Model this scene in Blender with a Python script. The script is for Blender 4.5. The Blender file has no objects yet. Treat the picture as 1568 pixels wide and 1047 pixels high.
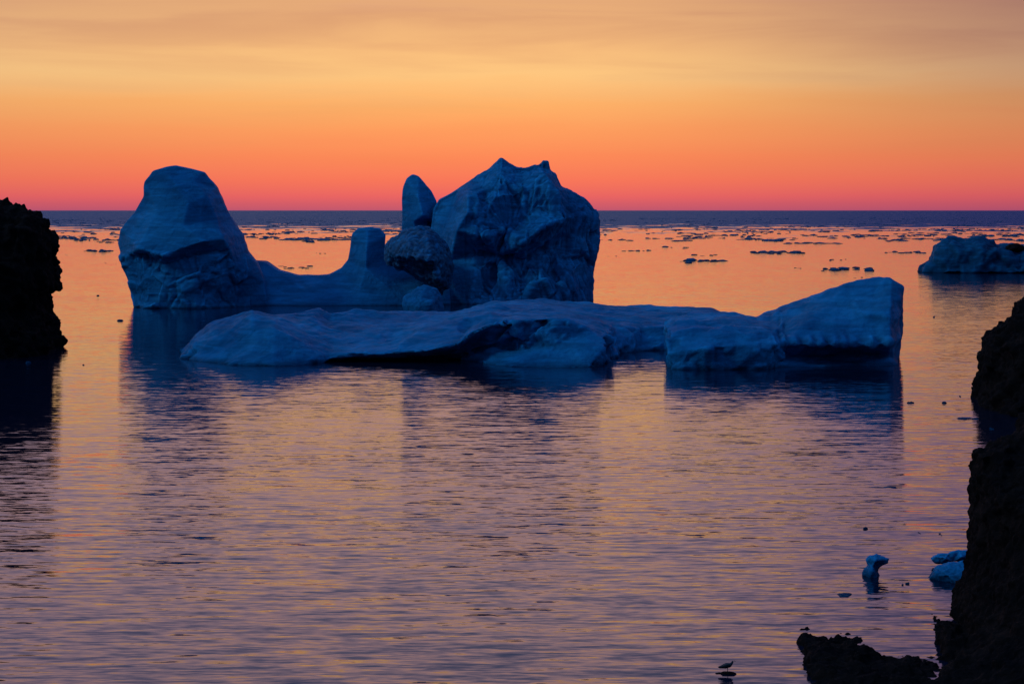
import bpy, math, random
import numpy as np
from mathutils import Vector, noise
from mathutils.geometry import delaunay_2d_cdt

random.seed(7)
scene = bpy.context.scene
F = 3049.0      # focal length in image pixels (70 mm on 36 mm film)
H = 20.0        # eye height above the sea, metres

def P(px, py, D):  # world position of an image pixel at a chosen depth
    return Vector(((px-784.0)*D/F, D, H-(py-322.0)*D/F))

# ------------------------------------------------------------------ helpers
def lin(r, g, b):
    def c(v):
        v /= 255.0
        return v/12.92 if v <= 0.04045 else ((v+0.055)/1.055)**2.4
    return (c(r), c(g), c(b), 1.0)

class NT:
    def __init__(s, tree):
        s.t = tree; s.n = tree.nodes; s.l = tree.links
    def add(s, typ, **kw):
        nd = s.n.new(typ)
        for k, v in kw.items(): setattr(nd, k, v)
        return nd
    def put(s, sock, v):
        if isinstance(v, bpy.types.NodeSocket): s.l.new(v, sock)
        elif v is not None: sock.default_value = v
    def math(s, op, a, b=None, c=None, clamp=False):
        nd = s.add('ShaderNodeMath', operation=op, use_clamp=clamp)
        s.put(nd.inputs[0], a)
        if b is not None: s.put(nd.inputs[1], b)
        if c is not None: s.put(nd.inputs[2], c)
        return nd.outputs[0]
    def vmath(s, op, a, b=None):
        nd = s.add('ShaderNodeVectorMath', operation=op)
        s.put(nd.inputs[0], a)
        if b is not None: s.put(nd.inputs[1], b)
        return nd.outputs[0]
    def mix(s, fac, a, b, blend='MIX'):
        nd = s.add('ShaderNodeMix', data_type='RGBA', blend_type=blend)
        s.put(nd.inputs[0], fac); s.put(nd.inputs[6], a); s.put(nd.inputs[7], b)
        return nd.outputs[2]
    def maprange(s, v, a, b, c=0.0, d=1.0, smooth=True):
        nd = s.add('ShaderNodeMapRange', interpolation_type='SMOOTHSTEP' if smooth else 'LINEAR')
        s.put(nd.inputs[0], v)
        for i, x in enumerate((a, b, c, d)): nd.inputs[i+1].default_value = x
        return nd.outputs[0]
    def noise(s, vec, scale, detail=3.0, rough=0.5, dist=0.0):
        nd = s.add('ShaderNodeTexNoise')
        s.put(nd.inputs['Vector'], vec)
        nd.inputs['Scale'].default_value = scale
        nd.inputs['Detail'].default_value = detail
        nd.inputs['Roughness'].default_value = rough
        nd.inputs['Distortion'].default_value = dist
        return nd
    def ramp(s, fac, stops, interp='LINEAR'):
        nd = s.add('ShaderNodeValToRGB')
        cr = nd.color_ramp; cr.interpolation = interp
        while len(cr.elements) < len(stops): cr.elements.new(0.5)
        for e, (p, c) in zip(cr.elements, stops):
            e.position = p; e.color = c
        s.put(nd.inputs[0], fac)
        return nd.outputs[0]

def new_mat(name):
    m = bpy.data.materials.new(name); m.use_nodes = True
    m.node_tree.nodes.clear()
    return m, NT(m.node_tree)

def empty(name):
    e = bpy.data.objects.new(name, None)
    scene.collection.objects.link(e)
    return e

def link_mesh(name, verts, faces, mat=None, smooth=True, parent=None):
    me = bpy.data.meshes.new(name)
    me.from_pydata([tuple(v) for v in verts], [], [tuple(f) for f in faces])
    me.update()
    if mat: me.materials.append(mat)
    if smooth: me.polygons.foreach_set('use_smooth', [True]*len(me.polygons))
    o = bpy.data.objects.new(name, me)
    scene.collection.objects.link(o)
    if parent: o.parent = parent
    return o

# ------------------------------------------------------------------ shape builders
def sheet_solid(outline, interior, Dc, kback=0.9, minb=1.0):
    """closed low-poly solid: front surface through given points, mirrored back."""
    pts = list(outline)+list(interior)
    n = len(outline)
    co2 = [Vector((p[0], -p[1])) for p in pts]
    res = delaunay_2d_cdt(co2, [], [list(range(n))], 1, 1e-4)
    vs, es, fs, ov = res[0], res[1], res[2], res[3]
    m = {}
    for i, o in enumerate(ov):
        if o: m[i] = o[0]
    verts = []
    for p in pts: verts.append(P(p[0], p[1], p[2]))
    off = len(pts)
    for p in pts:
        b = Dc+max(minb, (Dc-p[2])*kback)
        v = P(p[0], p[1], Dc); v.y = b
        verts.append(v)
    faces = []
    for f in fs:
        if not all(i in m for i in f): continue
        g = [m[i] for i in f]
        faces.append(g)
        faces.append([i+off for i in reversed(g)])
    for i in range(n):
        j = (i+1) % n
        faces.append([j, i, i+off, j+off])
    return verts, faces

def loft(stations):
    """stations: list of (px, [(py,D) or (px,py,D)...], Dback). closes below water."""
    verts = []; faces = []
    m = None
    for px, pts, Db in stations:
        ring = []
        q = [(p if len(p) == 3 else (px,)+tuple(p)) for p in pts]
        w = P(*q[0]); ring.append(Vector((w.x, w.y+0.5, -3.0)))
        for p in q: ring.append(P(*p))
        l = P(*q[-1])
        xb = (px-784)*Db/F
        ring.append(Vector((l.x*0.3+xb*0.7, l.y*0.4+Db*0.6, l.z*0.75)))
        ring.append(Vector((xb, Db, -3.0)))
        m = len(ring); verts += ring
    ns = len(stations)
    for s in range(ns-1):
        for k in range(m):
            k2 = (k+1) % m
            a, b, c, d = s*m+k, s*m+k2, (s+1)*m+k2, (s+1)*m+k
            faces.append([a, b, c]); faces.append([a, c, d])
    faces.append(list(range(m-1, -1, -1)))
    faces.append([(ns-1)*m+k for k in range(m)])
    return verts, faces

def remesh(name, solids, voxel, smooth_it=2, disp=None, mat=None, parent=None, post=1):
    import bmesh
    bm = bmesh.new()
    for v, f in solids:
        bb = bmesh.new()
        bv = [bb.verts.new(p) for p in v]
        for g in f:
            try: bb.faces.new([bv[i] for i in g])
            except ValueError: pass
        bmesh.ops.recalc_face_normals(bb, faces=bb.faces)
        tmp = bpy.data.meshes.new('tmp'); bb.to_mesh(tmp); bb.free()
        bm.from_mesh(tmp); bpy.data.meshes.remove(tmp)
    me = bpy.data.meshes.new(name+'_base'); bm.to_mesh(me); bm.free()
    o = bpy.data.objects.new(name+'_b', me); scene.collection.objects.link(o)
    md = o.modifiers.new('r', 'REMESH'); md.mode = 'VOXEL'; md.voxel_size = voxel
    dg = bpy.context.evaluated_depsgraph_get()
    me2 = bpy.data.meshes.new_from_object(o.evaluated_get(dg))
    bpy.data.objects.remove(o); bpy.data.meshes.remove(me)
    me2.name = name
    n = len(me2.vertices)
    co = np.empty(n*3); me2.vertices.foreach_get('co', co); co = co.reshape(-1, 3)
    ne = len(me2.edges)
    ed = np.empty(ne*2, dtype=np.int64); me2.edges.foreach_get('vertices', ed); ed = ed.reshape(-1, 2)
    deg = np.bincount(ed.ravel(), minlength=n).astype(float)[:, None]
    def smooth(co, it, k=0.6):
        for _ in range(it):
            acc = np.zeros_like(co)
            for a in range(3):
                acc[:, a] = np.bincount(ed[:, 0], co[ed[:, 1], a], n)+np.bincount(ed[:, 1], co[ed[:, 0], a], n)
            co = (1-k)*co+k*acc/np.maximum(deg, 1)
        return co
    co = smooth(co, smooth_it)
    me2.vertices.foreach_set('co', co.ravel()); me2.update()
    if disp:
        nn = np.empty(n*3); me2.vertex_normals.foreach_get('vector', nn); nn = nn.reshape(-1, 3)
        d = np.array([disp(Vector(c), m_) for c, m_ in zip(co, nn)])
        co = co+nn*d[:, None]
        co = smooth(co, post, 0.4)
        me2.vertices.foreach_set('co', co.ravel()); me2.update()
    me2.materials.clear()
    if mat: me2.materials.append(mat)
    me2.polygons.foreach_set('material_index', [0]*len(me2.polygons))
    me2.polygons.foreach_set('use_smooth', [True]*len(me2.polygons))
    ob = bpy.data.objects.new(name, me2); scene.collection.objects.link(ob)
    if parent: ob.parent = parent
    print(name, n)
    return ob

def vor(p):
    d, _ = noise.voronoi(p)
    return d[0], d[1]-d[0]
def sstep(a, b, x):
    t = min(1, max(0, (x-a)/(b-a))); return t*t*(3-2*t)
def facet(p, blend=0.10):
    """fractured planes: every Voronoi cell is a randomly tilted, offset plane"""
    d, q = noise.voronoi(p)
    def h(c):
        r = noise.cell_vector(c*37.0)
        s = noise.cell_vector(c*17.0+Vector((3.3, 1.7, 9.1)))
        return (r*2-Vector((1, 1, 1))).dot(p-c)*0.9+(s.x-0.5)*0.6
    h0 = h(q[0]); e = d[1]-d[0]
    if e > blend: return h0
    t = 0.5+0.5*sstep(0, blend, e)
    return t*h0+(1-t)*h(q[1])
def warp(p, s, a):
    return p+Vector((noise.noise(p*s), noise.noise(p*s+Vector((4, 7, 1))), noise.noise(p*s+Vector((9, 3, 0)))))*a

# ------------------------------------------------------------------ materials
def ice_material(name, dirt=0.0, fine=1.0, dark=1.0):
    m, t = new_mat(name)
    geo = t.add('ShaderNodeNewGeometry')
    pos = geo.outputs['Position']
    n1 = t.noise(pos, 0.10, 4, 0.55)
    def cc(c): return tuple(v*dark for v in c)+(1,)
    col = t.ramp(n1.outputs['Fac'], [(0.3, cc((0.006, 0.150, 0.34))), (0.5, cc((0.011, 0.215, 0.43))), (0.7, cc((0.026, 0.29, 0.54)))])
    # thin layering / melt streaks inside the ice
    mp = t.add('ShaderNodeMapping'); t.put(mp.inputs[0], pos)
    mp.inputs['Scale'].default_value = (0.12, 0.12, 0.9); mp.inputs['Rotation'].default_value = (0.1, 0.22, 0)
    ly = t.noise(mp.outputs[0], 1.0, 5, 0.65, 0.8)
    col = t.mix(1.0, col, t.maprange(ly.outputs['Fac'], 0.38, 0.62, 0.78, 1.16), 'MULTIPLY')
    if dirt > 0:
        dn = t.noise(pos, 0.55, 5, 0.75)
        dm = t.maprange(dn.outputs['Fac'], 0.36, 0.56, 0.15*dirt, dirt)
        col = t.mix(dm, col, (0.10, 0.10, 0.14, 1))
    pt = t.maprange(geo.outputs['Pointiness'], 0.44, 0.56, 0.5, 1.4, smooth=False)  # painted occlusion: creases darkened, edges lightened in the ice colour
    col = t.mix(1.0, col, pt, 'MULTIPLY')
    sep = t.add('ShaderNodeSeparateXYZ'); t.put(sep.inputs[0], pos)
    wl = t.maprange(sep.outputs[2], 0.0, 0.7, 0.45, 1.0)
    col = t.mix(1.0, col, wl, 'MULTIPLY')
    b = t.add('ShaderNodeBsdfPrincipled')
    t.put(b.inputs['Base Color'], col)
    b.inputs['Roughness'].default_value = 0.6
    b.inputs['IOR'].default_value = 1.31
    b.inputs['Specular IOR Level'].default_value = 0.08
    f1 = t.noise(pos, 0.65, 6, 0.62, 0.3)
    bump = t.add('ShaderNodeBump')
    bump.inputs['Strength'].default_value = 0.8
    bump.inputs['Distance'].default_value = 0.7*fine
    t.put(bump.inputs['Height'], f1.outputs['Fac'])
    t.put(b.inputs['Normal'], bump.outputs[0])
    o = t.add('ShaderNodeOutputMaterial'); t.put(o.inputs[0], b.outputs[0])
    return m

def rock_material(name):
    m, t = new_mat(name)
    pos = t.add('ShaderNodeNewGeometry').outputs['Position']
    n1 = t.noise(pos, 0.5, 5, 0.65)
    col = t.ramp(n1.outputs['Fac'], [(0.3, (0.008, 0.005, 0.006, 1)), (0.55, (0.024, 0.012, 0.010, 1)), (0.75, (0.06, 0.026, 0.020, 1))])
    b = t.add('ShaderNodeBsdfPrincipled')
    t.put(b.inputs['Base Color'], col)
    b.inputs['Roughness'].default_value = 0.85
    b.inputs['Specular IOR Level'].default_value = 0.06
    f = t.noise(pos, 1.5, 6, 0.7)
    bump = t.add('ShaderNodeBump'); bump.inputs['Strength'].default_value = 1.0; bump.inputs['Distance'].default_value = 0.6
    t.put(bump.inputs['Height'], f.outputs['Fac']); t.put(b.inputs['Normal'], bump.outputs[0])
    o = t.add('ShaderNodeOutputMaterial'); t.put(o.inputs[0], b.outputs[0])
    return m

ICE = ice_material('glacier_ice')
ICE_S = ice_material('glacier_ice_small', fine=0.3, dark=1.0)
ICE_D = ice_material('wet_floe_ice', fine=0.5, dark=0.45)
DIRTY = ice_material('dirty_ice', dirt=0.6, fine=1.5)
ROCK = rock_material('dark_rock')

# ------------------------------------------------------------------ sea
def water_material():
    m, t = new_mat('sea_water')
    pos = t.add('ShaderNodeNewGeometry').outputs['Position']
    sep = t.add('ShaderNodeSeparateXYZ'); t.put(sep.inputs[0], pos)
    Y = sep.outputs[1]
    def layer(sx, sy, detail, amp, rough=0.5, dist=0.0):
        mp = t.add('ShaderNodeMapping'); t.put(mp.inputs[0], pos)
        mp.inputs['Scale'].default_value = (sx, sy, 1)
        mp.inputs['Rotation'].default_value = (0, 0, math.radians(random.uniform(-4, 4)))
        nz = t.noise(mp.outputs[0], 1.0, detail, rough, dist)
        v = t.vmath('SUBTRACT', nz.outputs['Color'], (0.5, 0.5, 0.5))
        return t.vmath('MULTIPLY', v, (amp*0.3, amp, 0))
    s = layer(0.26, 1.45, 3, 0.26, 0.55, 0.15)
    s = t.vmath('ADD', s, layer(1.0, 4.4, 2, 0.20))
    # gust patches
    mp = t.add('ShaderNodeMapping'); t.put(mp.inputs[0], pos); mp.inputs['Scale'].default_value = (0.008, 0.03, 1)
    g = t.noise(mp.outputs[0], 1.0, 2, 0.5)
    gust = t.maprange(g.outputs['Fac'], 0.35, 0.65, 0.8, 1.15)
    shel = t.maprange(Y, 120, 235, 1.25, 0.6)          # calmer water in the lee of the ice
    gust = t.math('MULTIPLY', gust, shel)
    # open, wind-ruffled water towards the horizon (ragged edge)
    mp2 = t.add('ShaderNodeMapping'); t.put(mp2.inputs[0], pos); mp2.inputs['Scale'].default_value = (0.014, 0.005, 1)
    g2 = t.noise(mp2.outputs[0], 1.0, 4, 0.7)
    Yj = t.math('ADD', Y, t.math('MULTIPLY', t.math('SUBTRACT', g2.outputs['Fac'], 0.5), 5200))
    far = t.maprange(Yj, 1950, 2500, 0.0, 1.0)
    mid = t.maprange(Y, 350, 1300, 0.0, 0.35)
    amp = t.math('ADD', t.math('ADD', gust, mid), t.math('MULTIPLY', far, 1.0))
    sc = t.add('ShaderNodeVectorMath', operation='SCALE'); t.put(sc.inputs[0], s); t.put(sc.inputs['Scale'], amp)
    bias = t.add('ShaderNodeCombineXYZ'); t.put(bias.inputs[1], t.math('MULTIPLY', far, -0.27)); bias.inputs[2].default_value = 1.0
    nrm = t.vmath('NORMALIZE', t.vmath('ADD', sc.outputs[0], bias.outputs[0]))
    b = t.add('ShaderNodeBsdfPrincipled')
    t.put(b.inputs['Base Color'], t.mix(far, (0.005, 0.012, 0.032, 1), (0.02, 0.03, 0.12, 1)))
    t.put(b.inputs['Roughness'], t.math('ADD', 0.06, t.math('MULTIPLY', far, 0.1)))
    b.inputs['IOR'].default_value = 1.39
    t.put(b.inputs['Normal'], nrm)
    o = t.add('ShaderNodeOutputMaterial'); t.put(o.inputs[0], b.outputs[0])
    return m
W = 120000
ys = [-3000, -200, 0, 200, 1000, 5000, W]
vv = []; ff = []
for y in ys: vv += [(-W, y, 0), (W, y, 0)]
for i in range(len(ys)-1): ff.append((2*i, 2*i+1, 2*i+3, 2*i+2))
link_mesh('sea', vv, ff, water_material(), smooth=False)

# ------------------------------------------------------------------ back iceberg
berg = empty('iceberg')
tower = sheet_solid(
 [(180,372,419),(184,352,418),(205,326,418),(219,303,418),(221,280,419),(235,262,419),(254,257,419),(270,254,420),(288,258,420),(312,264,420),
  (330,285,420),(345,318,420),(357,340,420),(372,360,420),(378,385,419),(392,402,419),(405,430,419),(412,492,417),
  (350,496,410),(300,497,406),(210,497,408),(204,470,411),(196,430,414),(186,400,416)],
 [(212,380,407),(250,391,404.5),(285,378,404),(312,369,403.5),(342,366,407),
  (240,318,413),(288,310,410),(318,300,413),(228,345,409.5),(280,345,407),(332,335,412),
  (212,392,410),(250,403,407.5),(290,392,407),(330,383,408),
  (225,430,408),(255,425,405.5),(300,420,405),(338,415,407),(362,402,412),
  (218,470,407),(260,472,405.5),(300,472,405),(340,468,409),(375,455,414),
  (260,270,416),(295,275,416)], 422, 1.0, 2.0)
saddle = sheet_solid(
 [(340,470,425),(350,410,428),(370,399,429),(405,401,429),(425,414,429),(455,422,429),(500,421,429),(522,411,429),(534,398,429),(537,375,429),(539,358,429),(548,350,429),
  (565,348,429),(581,350,429),(589,360,429),(588,380,429),(588,395,429),(596,405,429),(630,417,429),(660,432,428),(690,440,427),(690,494,417),(345,496,417)],
 [(400,440,422),(470,445,422),(550,445,421),(600,445,421),(650,450,422),(562,375,424),(560,410,423),(563,355,427),
  (400,467,418),(470,468,417.5),(550,467,417.5),(610,466,418),(660,466,419),(440,425,427),(500,425,427)], 431, 1.0, 5.0)
fin = sheet_solid(
 [(616,420,450),(615,340,450),(615,305,450),(617,287,450),(623,274,450),(632,268,450),(640,271,450),(650,281,450),(660,293,450),(668,308,450),(674,340,450),(676,420,450)],
 [(640,300,446),(648,330,444),(632,340,446),(650,390,444)], 451, 1.0, 1.0)
peak = sheet_solid(
 [(655,430,440),(660,380,440),(660,350,441),(664,320,442),(672,305,442),(700,290,442),(720,276,442),(735,266,442),(752,256,442),(767,241,442),(778,249,442),(790,256,442),(803,258,442),(820,252,442),(826,253,442),(832,245,442),(840,247,442),
  (843,260,442),(851,267,442),(860,286,442),(872,291,442),(885,298,442),(898,305,441),(907,315,441),(916,328,441),(918,338,440),(918,360,440),(916,380,439),(911,400,438),(909,420,436),(908,450,433),(909,492,432),
  (850,494,421),(800,494,420),(720,494,421),(668,492,426)],
 [(742,290,433),(716,302,427),(716,325,423.5),(700,352,424),(690,320,438),(680,350,435),(690,400,429),(700,440,426.5),(675,440,432),
  (768,262,436),(800,272,439),(835,268,433),(850,288,431),(800,293,433),(760,300,428),(735,330,426),
  (750,362,422.5),(775,348,428),(800,372,420.5),(835,345,423.5),(868,333,429),(820,320,431),(780,325,430.5),(895,330,435),
  (760,390,428),(800,397,427),(840,377,429),(880,362,433),(745,375,425),
  (720,466,423),(760,468,421.5),(800,467,421),(850,466,422),(890,466,427),(728,420,424),(725,385,428),(755,425,427),(775,430,423),(800,430,426),(825,425,422),(848,425,427),(868,420,425),(895,400,433)], 445, 1.0, 2.0)

def disp_back(p, n):
    px = 784+p.x*F/p.y; py = 322+(H-p.z)*F/p.y
    d = 0.20*noise.fractal(p*0.12, 0.8, 2.0, 3)
    fr = 0.15+0.85*sstep(0.15, 0.6, -n[1])       # keep the skyline clean, break up the faces
    a = sstep(383, 393, py)*(1-sstep(365, 400, px))
    if a > 0:
        w = warp(p, 0.2, 1.5)
        c, e = vor(Vector((w.x*0.23, w.y*0.23, w.z*0.26)))
        d += fr*a*(1.1*(c-0.4)) + fr*a*1.2*facet(w*0.17, 0.07)+fr*a*0.4*facet(w*0.42, 0.08)+a*0.12*noise.noise(p*0.8)
    elif px < 400:
        d += fr*0.45*facet(warp(p, 0.1, 2)*0.09)+0.10*noise.noise(Vector((p.x*0.2, p.y*0.2, p.z*0.9)))
    b = sstep(712, 735, px)*(1-0.2*(1-sstep(275, 310, py)))
    if b > 0:
        w = warp(p, 0.1, 1.6)
        d += fr*b*1.6*facet(Vector((w.x*0.12, w.y*0.11, w.z*0.08)), 0.05)
        d += fr*b*1.0*facet(Vector((w.x*0.32, w.y*0.28, w.z*0.11)), 0.06)
        d += fr*b*0.4*facet(Vector((w.x*0.75, w.y*0.7, w.z*0.3)), 0.08)
        d += b*0.16*noise.fractal(Vector((p.x*0.75, p.y*0.5, p.z*0.3)), 0.8, 2.0, 3)
    elif px > 655:
        d += fr*0.6*facet(warp(p, 0.1, 2)*0.11)+fr*0.15*facet(p*0.4)
    return d
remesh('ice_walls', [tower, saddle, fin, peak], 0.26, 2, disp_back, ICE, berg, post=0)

boulder = sheet_solid(
 [(589,388,418),(592,375,418),(603,363,418),(620,352,418),(640,347,418),(655,349,418),(668,358,418),(683,373,418),(692,392,418),(693,412,418),(688,440,418),(672,452,418),(655,440,418),(640,428,418),(625,416,418),(605,412,418),(593,402,418)],
 [(625,375,411),(655,372,411),(640,395,408),(665,400,408),(610,392,412),(672,430,411)], 419, 0.9, 1.0)
remesh('dirty_ice_boulder', [boulder], 0.25, 4, lambda p, n: 0.5*noise.fractal(p*0.6, 0.6, 2.1, 5)+0.4*facet(p*0.35), DIRTY, berg)

# ------------------------------------------------------------------ front iceberg
front = empty('iceberg')
S = [
 (281,[(547,271),(545,272),(542,273),(540,275),(539,277)],282),
 (300,[(553,264),(540,267),(525,270),(518,275),(513,279)],290),
 (330,[(556,261),(535,265),(515,268),(500,274),(492,279)],295),
 (355,[(558,258),(530,263),(505,268),(490,275),(481,281)],300),
 (386,[(559,257),(528,261),(500,265),(480,270),(474,281)],300),
 (420,[(560,256),(532,260),(500,264),(490,269),(482,286)],302),
 (455,[(560,257),(542,260),(516,263),(502,270),(479,290)],305),
 (490,[(555,261),(549,261),(533,263),(505,275),(474,294)],310),
 (505,[(552,264),(549,262),(540,263),(510,275),(482,294)],310),
 (545,[(549,268),(548,264),(542,262),(512,276),(475,297)],315),
 (600,[(550,267),(548,264),(541,261),(508,276),(478,300)],320),
 (650,[(550,267),(547,263),(537,260),(500,272),(478,305)],322),
 (700,[(550,267),(542,265),(528,260),(490,272),(477,308)],325),
 (725,[(553,264),(535,266),(508,261),(484,276),(470,315)],330),
 (752,[(558,259),(530,264),(496,260),(480,276),(465,322)],335),
 (790,[(561,255),(535,261),(489,260),(476,290),(459,330)],340),
 (850,[(562,254),(530,258),(488,260),(478,295),(462,330)],342),
 (900,[(562,254),(530,257),(503,261),(482,295),(466,328)],340),
 (926,[(560,256),(535,257),(516,260),(492,290),(467,326)],340),
 (938,[(543,276),(533,276),(503,282),(488,298),(467,325)],338),
 (980,[(538,283),(525,285),(500,288),(486,300),(468,325)],338),
 (1020,[(536,285),(520,286),(496,288),(484,303),(470,322)],335),
 (1060,[(536,285),(520,287),(490,290),(480,303),(470,322)],335),
 (1088,[(530,293),(515,294),(486,297),(479,305),(472,318)],330),
 (1110,[(520,308),(510,308),(490,309),(486,312),(482,315)],320),
]
S2 = [
 (1024,[(565,251),(540,252),(508,255),(500,262),(492,270)],285),
 (1045,[(566,250),(535,251),(503,255),(490,265),(484,275)],300),
 (1090,[(566,250),(530,250),(500,256),(485,268),(476,282)],310),
 (1130,[(566,250),(530,250),(500,255),(488,266),(482,276)],305),
 (1158,[(566,250),(535,250),(505,254),(493,265),(487,275)],300),
 (1182,[(564,252),(535,251),(510,255),(490,268),(475,280)],300),
 (1200,[(561,255),(545,258),(525,256),(492,266),(467,274)],292),
 (1250,[(561,255),(545,260),(528,255),(485,262),(450,271)],288),
 (1300,[(560,256),(545,260),(528,255),(480,262),(433,270)],286),
 (1340,[(560,256),(545,260),(527,255),(470,262),(426.5,269)],284),
 (1364,[(559,257),(545,259),(524,255),(470,260),(425,267)],280),
 (1376,[(1377,557,258),(1370,545,260),(1368,528,258),(1374,470,262),(1384,440,267)],278),
]
def disp_front(p, n):
    px = 784+p.x*F/p.y; py = 322+(H-p.z)*F/p.y
    steep = 1-sstep(0.35, 0.8, abs(n[2]))
    d = 0.25*noise.fractal(p*0.16, 0.8, 2.0, 4)+0.10*noise.noise(p*0.7)
    if px > 1195:
        d += steep*0.20*noise.noise(Vector((p.x*1.3, p.y*0.4, p.z*0.25)))
        d += 0.30*noise.noise(Vector((p.x*0.3, p.y*0.3, p.z*0.8)))*(1-sstep(6, 8, p.z))
        d += 0.3*facet(Vector((p.x*0.11, p.y*0.1, p.z*0.2)), 0.06)
        k = math.exp(-((p.z-3.2)/0.6)**2)
        d += k*0.8*(noise.noise(Vector((p.x*0.9, 0, 0)))+0.3)
    else:
        w = warp(p, 0.25, 1.2)
        c, e = vor(Vector((w.x*0.26, w.y*0.3, w.z*0.4)))
        d += (0.09+0.91*steep)*(0.5*(c-0.45)+0.95*facet(Vector((w.x*0.22, w.y*0.22, w.z*0.34)), 0.07)+0.25*facet(w*0.6, 0.08))
        r = sstep(725, 745, px)*(1-sstep(930, 940, px))*steep
        d += r*(0.9*facet(w*0.33)+0.25*noise.fractal(p*0.9, 0.8, 2, 3))
        d += (1-steep)*(0.34*noise.noise(Vector((p.x*0.12, p.y*0.3, 0)))+0.35*facet(Vector((w.x*0.1, w.y*0.12, 0)))+0.10*noise.noise(Vector((p.x*0.5, p.y*0.6, 0))))
    return d
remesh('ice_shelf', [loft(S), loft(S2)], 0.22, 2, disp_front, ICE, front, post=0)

def small_disp(a, s):
    return lambda p, n: a*noise.fractal(p*s, 0.8, 2.0, 4)+a*0.9*facet(p*s*0.7)
frag = sheet_solid([(615,465,385),(618,455,385),(630,447,385),(640,440,385),(655,437,385),(668,442,385),(676,452,385),(679,465,385),(676,498,383),(625,498,383)],
   [(645,455,381),(660,465,380),(640,470,380),(650,485,380)],386,1.0,1.0)
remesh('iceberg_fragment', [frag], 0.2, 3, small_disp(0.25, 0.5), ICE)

rb = sheet_solid([(1413,410,640),(1424,397,642),(1435,380,642),(1448,369,642),(1462,365,642),(1480,366,642),(1500,363,642),(1522,366,642),(1532,374,642),(1560,378,642),(1620,372,642),(1700,400,642),(1700,432,640),(1412,432,638)],
   [(1440,395,636),(1470,385,635),(1505,380,634),(1540,390,635),(1600,395,635),(1450,416,633),(1500,417,632),(1560,417,632),(1640,417,633)],645,1.0,3.0)
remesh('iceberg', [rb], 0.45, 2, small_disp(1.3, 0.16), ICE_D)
rr = sheet_solid([(1538,380,640),(1545,375,640),(1556,373,640),(1568,377,640),(1572,386,640),(1540,388,640)],[(1553,380,637)],641,1.0,1.0)
remesh('rock_boulder', [rr], 0.3, 2, small_disp(0.4, 0.5), ROCK)

# ------------------------------------------------------------------ cliffs
def rock_disp(a, s):
    def f(p, n):
        w = warp(p, s, 0.3/s)
        q = Vector((w.x*s, w.y*s, w.z*s*0.8))
        return a*(0.9*facet(q)+0.7*facet(q*2.7)+0.3*facet(q*6)+0.5*noise.fractal(p*s*1.5, 0.7, 2.1, 5)-0.25)
    return f
lc = sheet_solid([(-260,290,285),(-100,298,285),(-20,306,283),(-8,311,282),(8,319,282),(22,324,281),(38,323,281),(50,333,281),(58,345,281),(66,362,281),(70,385,280),(70,410,280),(69,438,279),(58,456,279),(60,480,279),(64,505,278),(74,528,277),(72,545,277),(66,575,276),(20,585,266),(-260,585,262)],
   [(30,350,275),(18,400,273),(36,430,273),(10,480,271),(36,500,271),(28,540,270),(-60,400,268),(-60,520,262),(0,340,276),(50,520,274)],288,1.0,6.0)
remesh('sea_cliff', [lc], 0.26, 1, rock_disp(1.1, 0.28), ROCK)
r1 = sheet_solid([(1700,400,205),(1600,445,205),(1574,470,204),(1563,482,204),(1552,494,204),(1537,509,204),(1527,526,203),(1516,542,203),(1511,560,202),(1513,585,202),(1512,605,201),(1509,622,200),(1517,640,198),(1526,660,196),(1700,660,190)],
   [(1548,530,198),(1560,580,196),(1536,600,197),(1552,636,193),(1620,540,193)],207,1.0,5.0)
remesh('sea_cliff', [r1], 0.18, 1, rock_disp(0.7, 0.4), ROCK)
r2 = sheet_solid([(1800,560,98),(1640,600,98),(1580,640,97),(1568,668,96),(1542,684,95),(1522,692,95),(1504,699,95),(1502,725,95),(1503,760,95),(1499,800,94.5),(1503,850,94),(1498,900,93),(1486,935,92.5),(1482,972,92),(1468,966,91),(1453,965,90.5),(1446,980,90),(1442,1012,89),(1425,1012,88),(1390,1005,88),(1360,1010,87.5),(1340,1004,87.5),(1325,996,87),(1310,990,87),(1290,996,87),(1265,995,87),(1250,992,87),(1240,995,87),(1238,1020,86),(1240,1090,82),(1800,1140,76)],
   [(1530,760,92),(1540,850,91),(1520,950,89),(1480,1000,87),(1460,1025,85),(1380,1025,85),(1300,1018,85.5),(1265,1060,82),(1340,1065,81),(1420,1065,81),(1500,1065,81),(1600,800,88),(1600,1000,83)],97,0.9,2.5)
remesh('sea_cliff', [r2], 0.085, 1, rock_disp(0.28, 0.85), ROCK)

# ------------------------------------------------------------------ drifting ice close in
def chunk(name, outline, interior, D, vox=0.05, a=0.06, s=2.0, minb=0.3):
    o = [(x, y, D) for x, y in outline]; i = [(x, y, D-d) for x, y, d in interior]
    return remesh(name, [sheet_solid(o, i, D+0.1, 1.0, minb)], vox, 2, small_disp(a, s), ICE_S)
chunk('drifting_ice', [(1322,878),(1326,872),(1331,866),(1328,858),(1332,852),(1342,850),(1352,852),(1362,855),(1359,862),(1350,866),(1344,872),(1347,882),(1350,900),(1322,900)],
      [(1340,858,0.45),(1350,857,0.3),(1336,868,0.35),(1335,880,0.6)], 109, a=0.09)
chunk('drifting_ice', [(1426,856),(1434,850),(1450,848),(1468,842),(1483,844),(1492,852),(1490,860),(1476,862),(1460,860),(1444,862),(1432,860)],
      [(1448,855,0.5),(1473,852,0.7)], 112, a=0.09)
chunk('drifting_ice', [(1417,892),(1426,882),(1438,870),(1458,864),(1480,860),(1500,862),(1520,900),(1500,915),(1440,905)],
      [(1450,880,0.9),(1480,880,1.2),(1470,895,1.4)], 108, minb=0.6, a=0.09)

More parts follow.
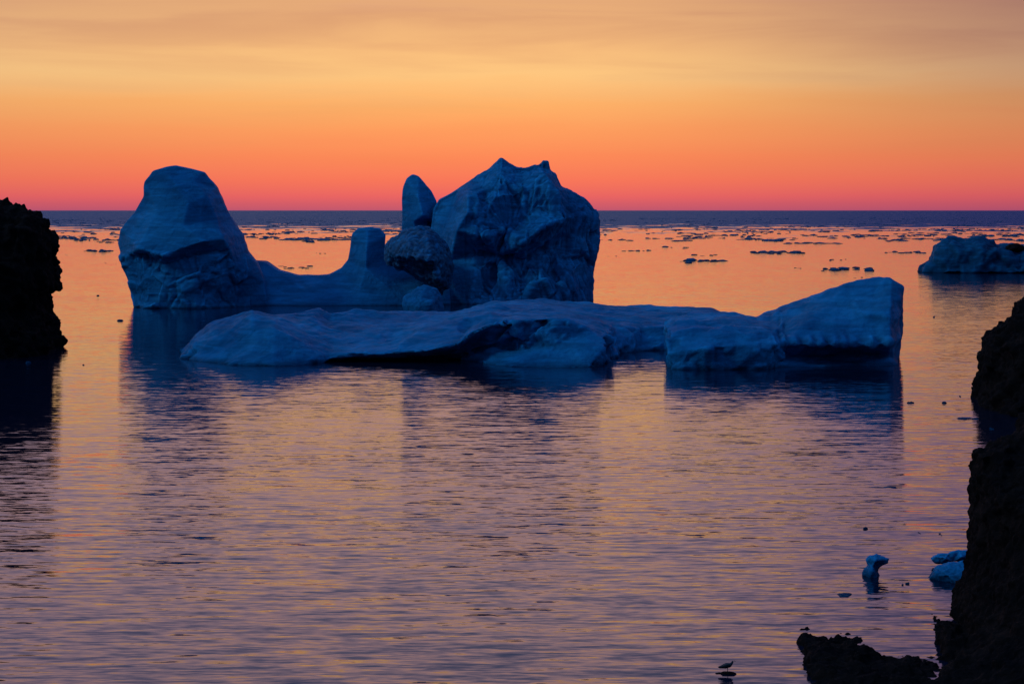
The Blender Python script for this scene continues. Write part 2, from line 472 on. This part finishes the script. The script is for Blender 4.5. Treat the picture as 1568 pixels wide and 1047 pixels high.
def floe_geo(cx, cy, w, d, h, rng, V, Fc):
    k = rng.randint(6, 10)
    o = len(V)
    r = [rng.uniform(0.6, 1.1) for _ in range(k)]
    for lv, (zz, sc) in enumerate(((-0.3, 1.0), (h*0.35, 1.03), (h, 0.7))):
        for i in range(k):
            a = 2*math.pi*i/k
            V.append((cx+math.cos(a)*w/2*r[i]*sc*rng.uniform(.92, 1.08), cy+math.sin(a)*d/2*r[i]*sc, zz*(rng.uniform(0.5, 1.3) if lv else 1)))
    for lv in range(2):
        for i in range(k):
            j = (i+1) % k
            Fc.append((o+lv*k+i, o+lv*k+j, o+(lv+1)*k+j, o+(lv+1)*k+i))
    V.append((cx+rng.uniform(-.2, .2)*w, cy, h*rng.uniform(0.9, 1.5)))
    c = len(V)-1
    for i in range(k): Fc.append((o+2*k+i, o+2*k+(i+1) % k, c))

rng = random.Random(11)
V = []; Fc = []
def cluster(px0, px1, py, n, hmax=0.7):
    D0 = H*F/(py-322)
    for _ in range(n):
        px = rng.uniform(px0, px1); D = D0*(1+rng.gauss(0, 0.014))
        w = rng.uniform(0.10, 0.42)*(px1-px0)*D/F*0.6
        w = min(w, 10)
        floe_geo((px-784)*D/F, D, w, w*rng.uniform(0.7, 1.4), rng.uniform(0.12, hmax)*min(1, w/4), rng, V, Fc)
for c in [(130,182,384,14),(160,180,403,3),(428,476,410,12),(955,995,384,12),(1038,1112,400,24),(1150,1235,387,24),(1258,1336,412,22),(1355,1412,387,12),(1270,1300,398,5),(1300,1320,426,3),
          (90,130,362,16),(150,200,371,10),(370,420,358,20),(430,560,367,30),(480,500,388,4),(1010,1060,379,6),(1210,1235,412,3),(1060,1100,391,5),(930,950,393,3),(1190,1290,373,14),(100,110,392,2)]:
    cluster(*c)
for _ in range(460):
    py = 322+12+ rng.random()**1.4*36
    D0 = H*F/(py-322)
    px0 = rng.uniform(-60, 1640); L = rng.uniform(8, 110)
    n = int(rng.uniform(2, 14))
    for _ in range(n):
        px = px0+rng.random()*L; D = D0*(1+rng.gauss(0, 0.012))
        w = rng.uniform(1.5, 8)
        floe_geo((px-784)*D/F, D, w, w, rng.uniform(0.12, 0.75), rng, V, Fc)
link_mesh('ice_floes', V, Fc, ICE_D, smooth=False)

V = []; Fc = []
for (px, py, wpx, h) in [(1288,911,38,0.06),(1325,809,11,0.14),(1397,617,16,0.14),(1443,617,12,0.14),(1482,641,38,0.08),(1391,894,9,0.10),(1383,895,5,0.05),(1407,816,3,0.05),(1440,818,3,0.05),(1470,607,4,0.08),(187,491,14,0.2),(128,559,5,0.1),(45,556,12,0.2),(150,453,4,0.2),(1430,486,5,0.2),(1520,657,8,0.1)]:
    D = H*F/(py-322); w = wpx*D/F
    for q in range(3):
        floe_geo((px-784)*D/F+rng.uniform(-.3, .3)*w, D+rng.uniform(-.3, .3), w*rng.uniform(.4, .75), w*0.6, h*rng.uniform(.5, 1.2), rng, V, Fc)
link_mesh('brash_ice', V, Fc, ICE_D, smooth=False)

# ------------------------------------------------------------------ gull
def skin(name, pts, edges, radii, mat, parent, sub=2):
    me = bpy.data.meshes.new(name); me.from_pydata(pts, edges, []); me.update()
    o = bpy.data.objects.new(name, me); scene.collection.objects.link(o)
    o.modifiers.new('s', 'SKIN')
    for v, r in zip(me.skin_vertices[0].data, radii):
        v.radius = r if isinstance(r, tuple) else (r, r)
    me.skin_vertices[0].data[0].use_root = True
    sm = o.modifiers.new('u', 'SUBSURF'); sm.levels = sub; sm.render_levels = sub
    me.materials.append(mat)
    o.parent = parent
    return o
def flat_mat(name, c, r=0.6):
    m, t = new_mat(name)
    pos = t.add('ShaderNodeTexCoord').outputs['Object']
    n = t.noise(pos, 25, 3)
    col = t.mix(n.outputs['Fac'], tuple(x*0.7 for x in c[:3])+(1,), c)
    b = t.add('ShaderNodeBsdfPrincipled'); t.put(b.inputs['Base Color'], col); b.inputs['Roughness'].default_value = r
    o = t.add('ShaderNodeOutputMaterial'); t.put(o.inputs[0], b.outputs[0]); return m
GREY = flat_mat('gull_back_feathers', (0.03, 0.03, 0.035, 1))
WHITE = flat_mat('gull_head_feathers', (0.04, 0.04, 0.05, 1))
BEAK = flat_mat('gull_beak', (0.15, 0.09, 0.03, 1), 0.4)
gull = empty('gull')
skin('body', [(0,0,.20),(.09,0,.235),(.15,0,.29),(.175,0,.345),(.20,0,.375),(-.10,0,.18),(-.20,0,.155),(-.30,0,.135)],
     [(0,1),(1,2),(2,3),(3,4),(0,5),(5,6),(6,7)], [.085,.075,.048,.036,.034,.07,.04,.014], WHITE, gull)
for s in (1, -1):
    skin('wing_l' if s > 0 else 'wing_r', [(.08,.07*s,.25),(-.04,.085*s,.23),(-.18,.06*s,.19),(-.33,.02*s,.155)], [(0,1),(1,2),(2,3)], [(.03,.05),(.03,.06),(.02,.035),(.006,.01)], GREY, gull)
    skin('leg_l' if s > 0 else 'leg_r', [(.0,.03*s,.14),(.01,.032*s,.07),(.0,.034*s,.0),(.045,.04*s,-.005)], [(0,1),(1,2),(2,3)], [.014,.008,.008,.01], BEAK, gull, 1)
skin('beak', [(.225,0,.375),(.265,0,.368),(.285,0,.355)], [(0,1),(1,2)], [.013,.010,.004], BEAK, gull, 1)
gp = P(1112, 1033, 86.5)
gull.location = (gp.x, 86.0, 0.09); gull.scale = (1.25,)*3
V = []; Fc = []
floe_geo(gp.x-.02, 86.0, 0.8, 0.5, 0.07, rng, V, Fc)
floe_geo(gp.x-.35, 86.1, 0.35, 0.25, 0.03, rng, V, Fc)
link_mesh('perch_rock', V, Fc, ROCK)

# ------------------------------------------------------------------ sky
w = bpy.data.worlds.new('World'); scene.world = w; w.use_nodes = True
w.node_tree.nodes.clear(); t = NT(w.node_tree)
tc = t.add('ShaderNodeTexCoord'); vec = t.vmath('NORMALIZE', tc.outputs['Generated'])
sp = t.add('ShaderNodeSeparateXYZ'); t.put(sp.inputs[0], vec)
X, Y, Z = sp.outputs
el = t.math('SQRT', t.math('MAXIMUM', Z, 0.0))
def st(pyy): return math.sqrt(max(0, math.sin(math.atan((322-pyy)/F))))
mp = t.add('ShaderNodeMapping'); t.put(mp.inputs[0], vec); mp.inputs['Scale'].default_value = (3.5, 1, 38)
mp.inputs['Rotation'].default_value = (0, math.radians(1.5), 0)
hz = t.noise(mp.outputs[0], 1.5, 5, 0.55, 0.5)
hzc = t.math('SUBTRACT', hz.outputs['Fac'], 0.5)
el2 = t.math('ADD', el, t.math('MULTIPLY', hzc, t.math('MULTIPLY', el, 0.14)))
front_sky = t.ramp(el2, [
 (0.0, lin(184,86,112)), (st(312), lin(214,94,104)), (st(300), lin(236,102,98)), (st(275), lin(250,120,90)), (st(240), lin(254,138,88)),
 (st(200), lin(255,158,94)), (st(160), lin(255,177,104)), (st(115), lin(255,199,128)), (st(70), lin(249,190,125)), (st(10), lin(230,170,120)),
 (math.sqrt(0.14), (0.82,0.46,0.42,1)), (math.sqrt(0.22), (0.60,0.40,0.48,1)), (math.sqrt(0.36), (0.26,0.26,0.44,1)), (math.sqrt(0.6), (0.07,0.17,0.38,1)), (1.0, (0.04,0.15,0.38,1))])
back_sky = t.ramp(el, [(0.0,(0.005,0.016,0.045,1)),(0.3,(0.009,0.03,0.08,1)),(0.55,(0.016,0.065,0.17,1)),(0.8,(0.034,0.12,0.30,1)),(1.0,(0.04,0.15,0.38,1))])
az = t.math('ARCTAN2', X, Y)
azd = t.math('ADD', az, 0.02)
side = t.math('ABSOLUTE', azd)
fb = t.maprange(side, 0.35, 1.4, 0.0, 1.0)
fall = t.maprange(side, 0.0, 0.36, 0.0, 1.0)
rgt = t.maprange(az, 0.03, 0.30, 0.0, 1.0)
hi = t.maprange(Z, 0.01, 0.09, 0.25, 1.0)
mul = t.mix(t.math('MULTIPLY', fall, 0.7), (1,1,1,1), (0.77,0.82,1.0,1))
sky = t.mix(1.0, front_sky, mul, 'MULTIPLY')
sky = t.mix(t.math('MULTIPLY', rgt, hi), sky, t.mix(1.0, sky, (0.56,0.52,0.76,1), 'MULTIPLY'))
cv = t.maprange(hz.outputs['Fac'], 0.48, 0.72, 0.0, 0.38)
sky = t.mix(t.math('MULTIPLY', cv, hi), sky, t.mix(1.0, sky, (0.82,0.72,0.80,1), 'MULTIPLY'))
sky = t.mix(fb, sky, back_sky)
bg = t.add('ShaderNodeBackground'); t.put(bg.inputs[0], sky); bg.inputs[1].default_value = 1.0
o = t.add('ShaderNodeOutputWorld'); t.put(o.inputs[0], bg.outputs[0])

sd = bpy.data.lights.new('sky_glow', 'SUN'); sd.energy = 0.55; sd.angle = math.radians(14); sd.color = (0.36, 0.67, 1.0)
so = bpy.data.objects.new('sky_glow', sd); scene.collection.objects.link(so)
so.rotation_euler = Vector((0.84, 0.12, -0.60)).to_track_quat('-Z', 'Y').to_euler()

# ------------------------------------------------------------------ camera
cd = bpy.data.cameras.new('camera'); cam = bpy.data.objects.new('camera', cd); scene.collection.objects.link(cam)
cd.sensor_width = 36; cd.lens = 70.0; cd.shift_y = -(523.5-322)/1568.0
cd.clip_start = 0.5; cd.clip_end = 400000
cam.location = (0, 0, H); cam.rotation_euler = (math.radians(90), 0, 0)
scene.camera = cam
scene.view_settings.view_transform = 'Standard'
scene.view_settings.look = 'None'
scene.view_settings.exposure = 0
